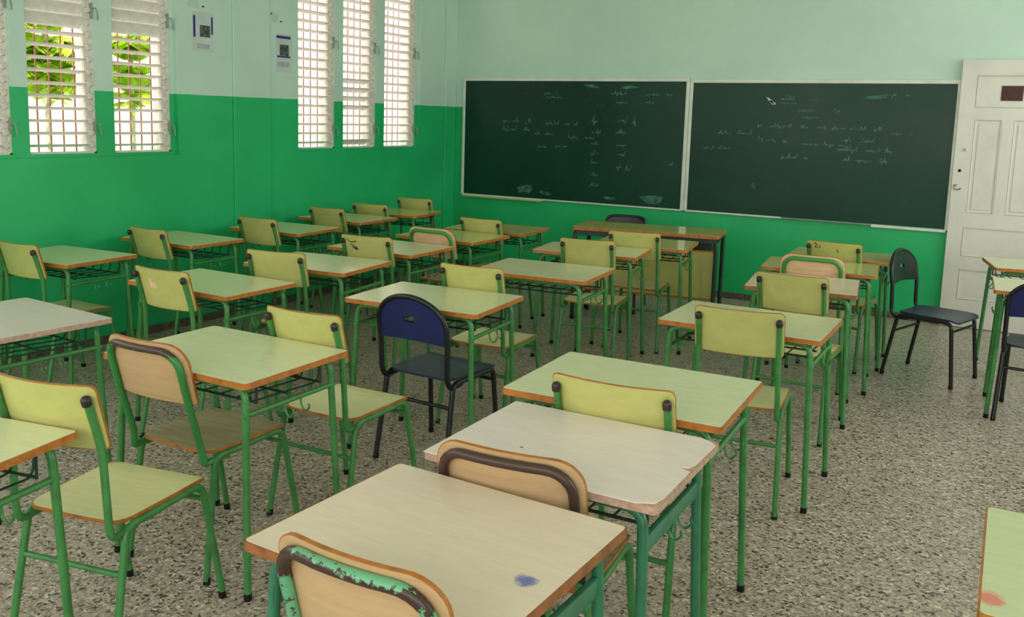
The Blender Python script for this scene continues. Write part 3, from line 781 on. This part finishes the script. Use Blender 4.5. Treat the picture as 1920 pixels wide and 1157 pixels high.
def chair_c(label, x, y, th, wb=.180, zt=.800, seat='blue_seat', back='blue', flat=False):
    t = thing('plastic_chair', label, 'chair', (x, y, 0), th, 'dark plastic chairs with black tube legs')
    zb = zt - .205; yt, yb = -.243, -.218; kz = (wb, zt, flat)
    chair_frame(t, 'black', .20, .205, .235, .410, .0125, .30)
    seat_parts(t, seat, None, .432, .188, -.175, .205, key='sc')
    n = 16; us = [-wb * math.cos(PI * k / n) for k in range(n + 1)]
    us = us[:n // 2 - 1] + [-.030, 0, .030] + us[n // 2 + 2:]
    ry = .13 if not flat else .05
    def top(u):
        q = abs(u) / wb
        return zt - ry + ry * math.sqrt(max(0, 1 - q ** (2 if not flat else 5)))
    fm0 = back_map(yt, yb, zt, zb, .02, wb)
    fm = lambda u, v, w: tuple(Vector(fm0(u, v, w)) + Vector((0, 0, 0)))
    vb = lambda u: zb + .012 * (1 - (u / wb) ** 2)
    i0 = us.index(-.030)
    b = shared(('bc', kz), lambda: plate(fm, us, top, vb, .012, 7, hole=None if flat else {(i0, 3), (i0 + 1, 3)}), 'backrest', back, t)
    def loop():
        P = []
        def yy(u, z): return yb + (yt - yb) * (z - zb) / (zt - zb) - .02 * (1 - (u / wb) ** 2)
        side = [(.185, -.10, .398), (.185, -.185, .392), (.186, -.212, .43), (wb + .006, yy(wb, zb), zb)]
        arc = []
        for k in range(0, 15):
            a = PI * k / 28; e = 1 if not flat else .5
            u = (wb + .007) * math.cos(a) ** e; z = zt - ry + (ry + .008) * math.sin(a) ** e
            arc.append((u, yy(min(u, wb), z) - .004, z))
        L = [tuple(p) for p in fillet(side, .03, 4)] + arc
        return tb(L + [(-a, b2, c) for a, b2, c in L[::-1][1:]], .0125, 0, 10)
    shared(('loopc', kz), loop, 'back_loop', 'black', t)
    return t

chair_a('yellow chair with its whole seat bare, in the lower left corner of the photo', -2.298, 1.722, .185)
chair_a('yellow chair with open seat, just left of the dark blue chair', -2.291, 2.80, .027)
ca = chair_a('yellow chair with a pale paper label remnant on its back', -3.423, 3.097, .009)
chair_a('yellow chair between the labelled chair and the doodled chair, second row from windows', -3.461, 3.833, .189)
cd = chair_a('yellow chair with a dark ink doodle on its back', -3.497, 4.685, .12, .178, .855)
chair_a('yellow chair at the rearmost olive desk in the second row from the windows', -3.494, 6.125, -.03, .181, .842)
chair_a('olive yellow chair at the left photo edge, beside the window wall', -4.735, 3.225, 0, .179, .849)
chair_a('yellow chair in the window wall row, second from the camera', -4.738, 4.10, -.05, .179, .849)
chair_a('yellow chair in the window wall row, third from the camera', -4.66, 4.965, 0, .178, .852)
chair_a('yellow chair in the window wall row, fourth from the camera', -4.79, 5.875, -.03, .179, .849)
chair_a('yellow chair in the window wall row, second from the chalkboard', -4.86, 6.52, .0, .184, .832)
chair_a('yellow chair in the far left corner, nearest the chalkboard', -4.90, 7.215, .08, .182, .837)
chair_a('yellow chair just behind the desk at which the dark blue chair stands', -2.355, 4.10, .06)
chair_a('yellow chair in the centre row, second in front of the teacher desk', -2.345, 5.433, .155)
chair_a('yellow chair in the centre row, directly in front of the teacher desk', -2.30, 6.126, .15, .180, .846)
chair_a('yellow chair wedged behind the chipped whitish desk', -.985, 2.665, .05, .187, .843)
chair_a('yellow chair in the right-hand row at the fourth desk, back fully visible', -.95, 3.862, .107)
chair_a('yellow chair at the narrow cream desk in the long right-hand row', -.921, 4.889, -.044)
cg = chair_a('yellow chair with small dark scribbles, nearest the chalkboard in the long right-hand row', -.96, 6.462, -.15, .177, .855)
chair_b('beige wood chair with chipped green and brown back tube, nearest the camera', -.918, 1.446, -.008, .185, .860, tube_mat='worn_a')
chair_b('beige wood chair with bare brown back tube, between the beige and chipped desks', -1.012, 2.094, .09, .192, .824, tube_mat='worn_b')
chair_b('beige wood chair with blackened green back tube and greyish plywood seat', -2.461, 2.252, .027, tube_mat='worn_c')
chair_b('pinkish wood chair with green back tube, left of centre near the far desks', -3.495, 5.475, 0, .189, .835, 'worn_d', 'pink_wood', 'pink_wood')
chair_b('pinkish wood chair with green back tube, in the long right-hand row', -1.022, 5.841, .048, tube_mat='worn_d', wood='pink_wood', seat='pink_wood')
chair_c('dark blue plastic chair with oval handle hole in the middle of the room', -2.29, 3.500, -.04, .183, .795)
chair_c('black-blue plastic chair turned sideways, between the right-hand row and the door', -.373, 6.424, -1.875, back='black_panel')
chair_c('dark blue chair cut off by the right edge of the photo', .225, 5.85, -.08)
chair_c('black chair behind the teacher desk, only its top showing', -2.92, 7.215, PI + .164, .165, .768, 'black_panel', 'black_panel', True)

# marks on the chair backs
def back_mark(ch, name, strokes, mat, w=.004, zt=.861, wb=.176):
    fm0 = back_map(-.263, -.211, zt, zt - .19, .032, wb); bm = bmesh.new()
    for st in strokes:
        P = [Vector(fm0(u, v, 0)) + Vector((0, -.0056, 0)) for u, v in st]
        for a, b in zip(P, P[1:]):
            d = (b - a).normalized(); q = Vector((-d.z, 0, d.x)) * w / 2
            bm.faces.new([bm.verts.new(p) for p in (a + q, a - q, b - q, b + q)])
    return obj(name, bm, mat, ch)
back_mark(cd, 'ink_doodle', [[(-.13, .83), (-.11, .815), (-.09, .812), (-.06, .822)], [(-.11, .80), (-.08, .79), (-.055, .775)], [(-.10, .785), (-.07, .778), (-.05, .768), (-.075, .772)], [(-.09, .778), (-.06, .765)]], 'cap', .007, .855, .178)
back_mark(cg, 'ink_scribble', [[(-.125, .835), (-.115, .842), (-.105, .832), (-.12, .812), (-.10, .812)], [(-.09, .83), (-.082, .82), (-.09, .808)], [(.03, .815), (.03, .80), (.04, .795)]], 'cap', .006, .855, .177)
fm = back_map(-.263, -.211, .861, .671, .032, .176)
bm = bmesh.new(); g = [[bm.verts.new(Vector(fm(-.07 + .05 * i / 3, .765 + .05 * j / 3, 0)) + Vector((0, -.0058, 0))) for j in range(4)] for i in range(4)]
for i in range(3):
    for j in range(3):
        if (i, j) in ((2, 2),): continue
        bm.faces.new((g[i][j], g[i + 1][j], g[i + 1][j + 1], g[i][j + 1]))
obj('label_remnant', bm, 'pink_wood', ca)
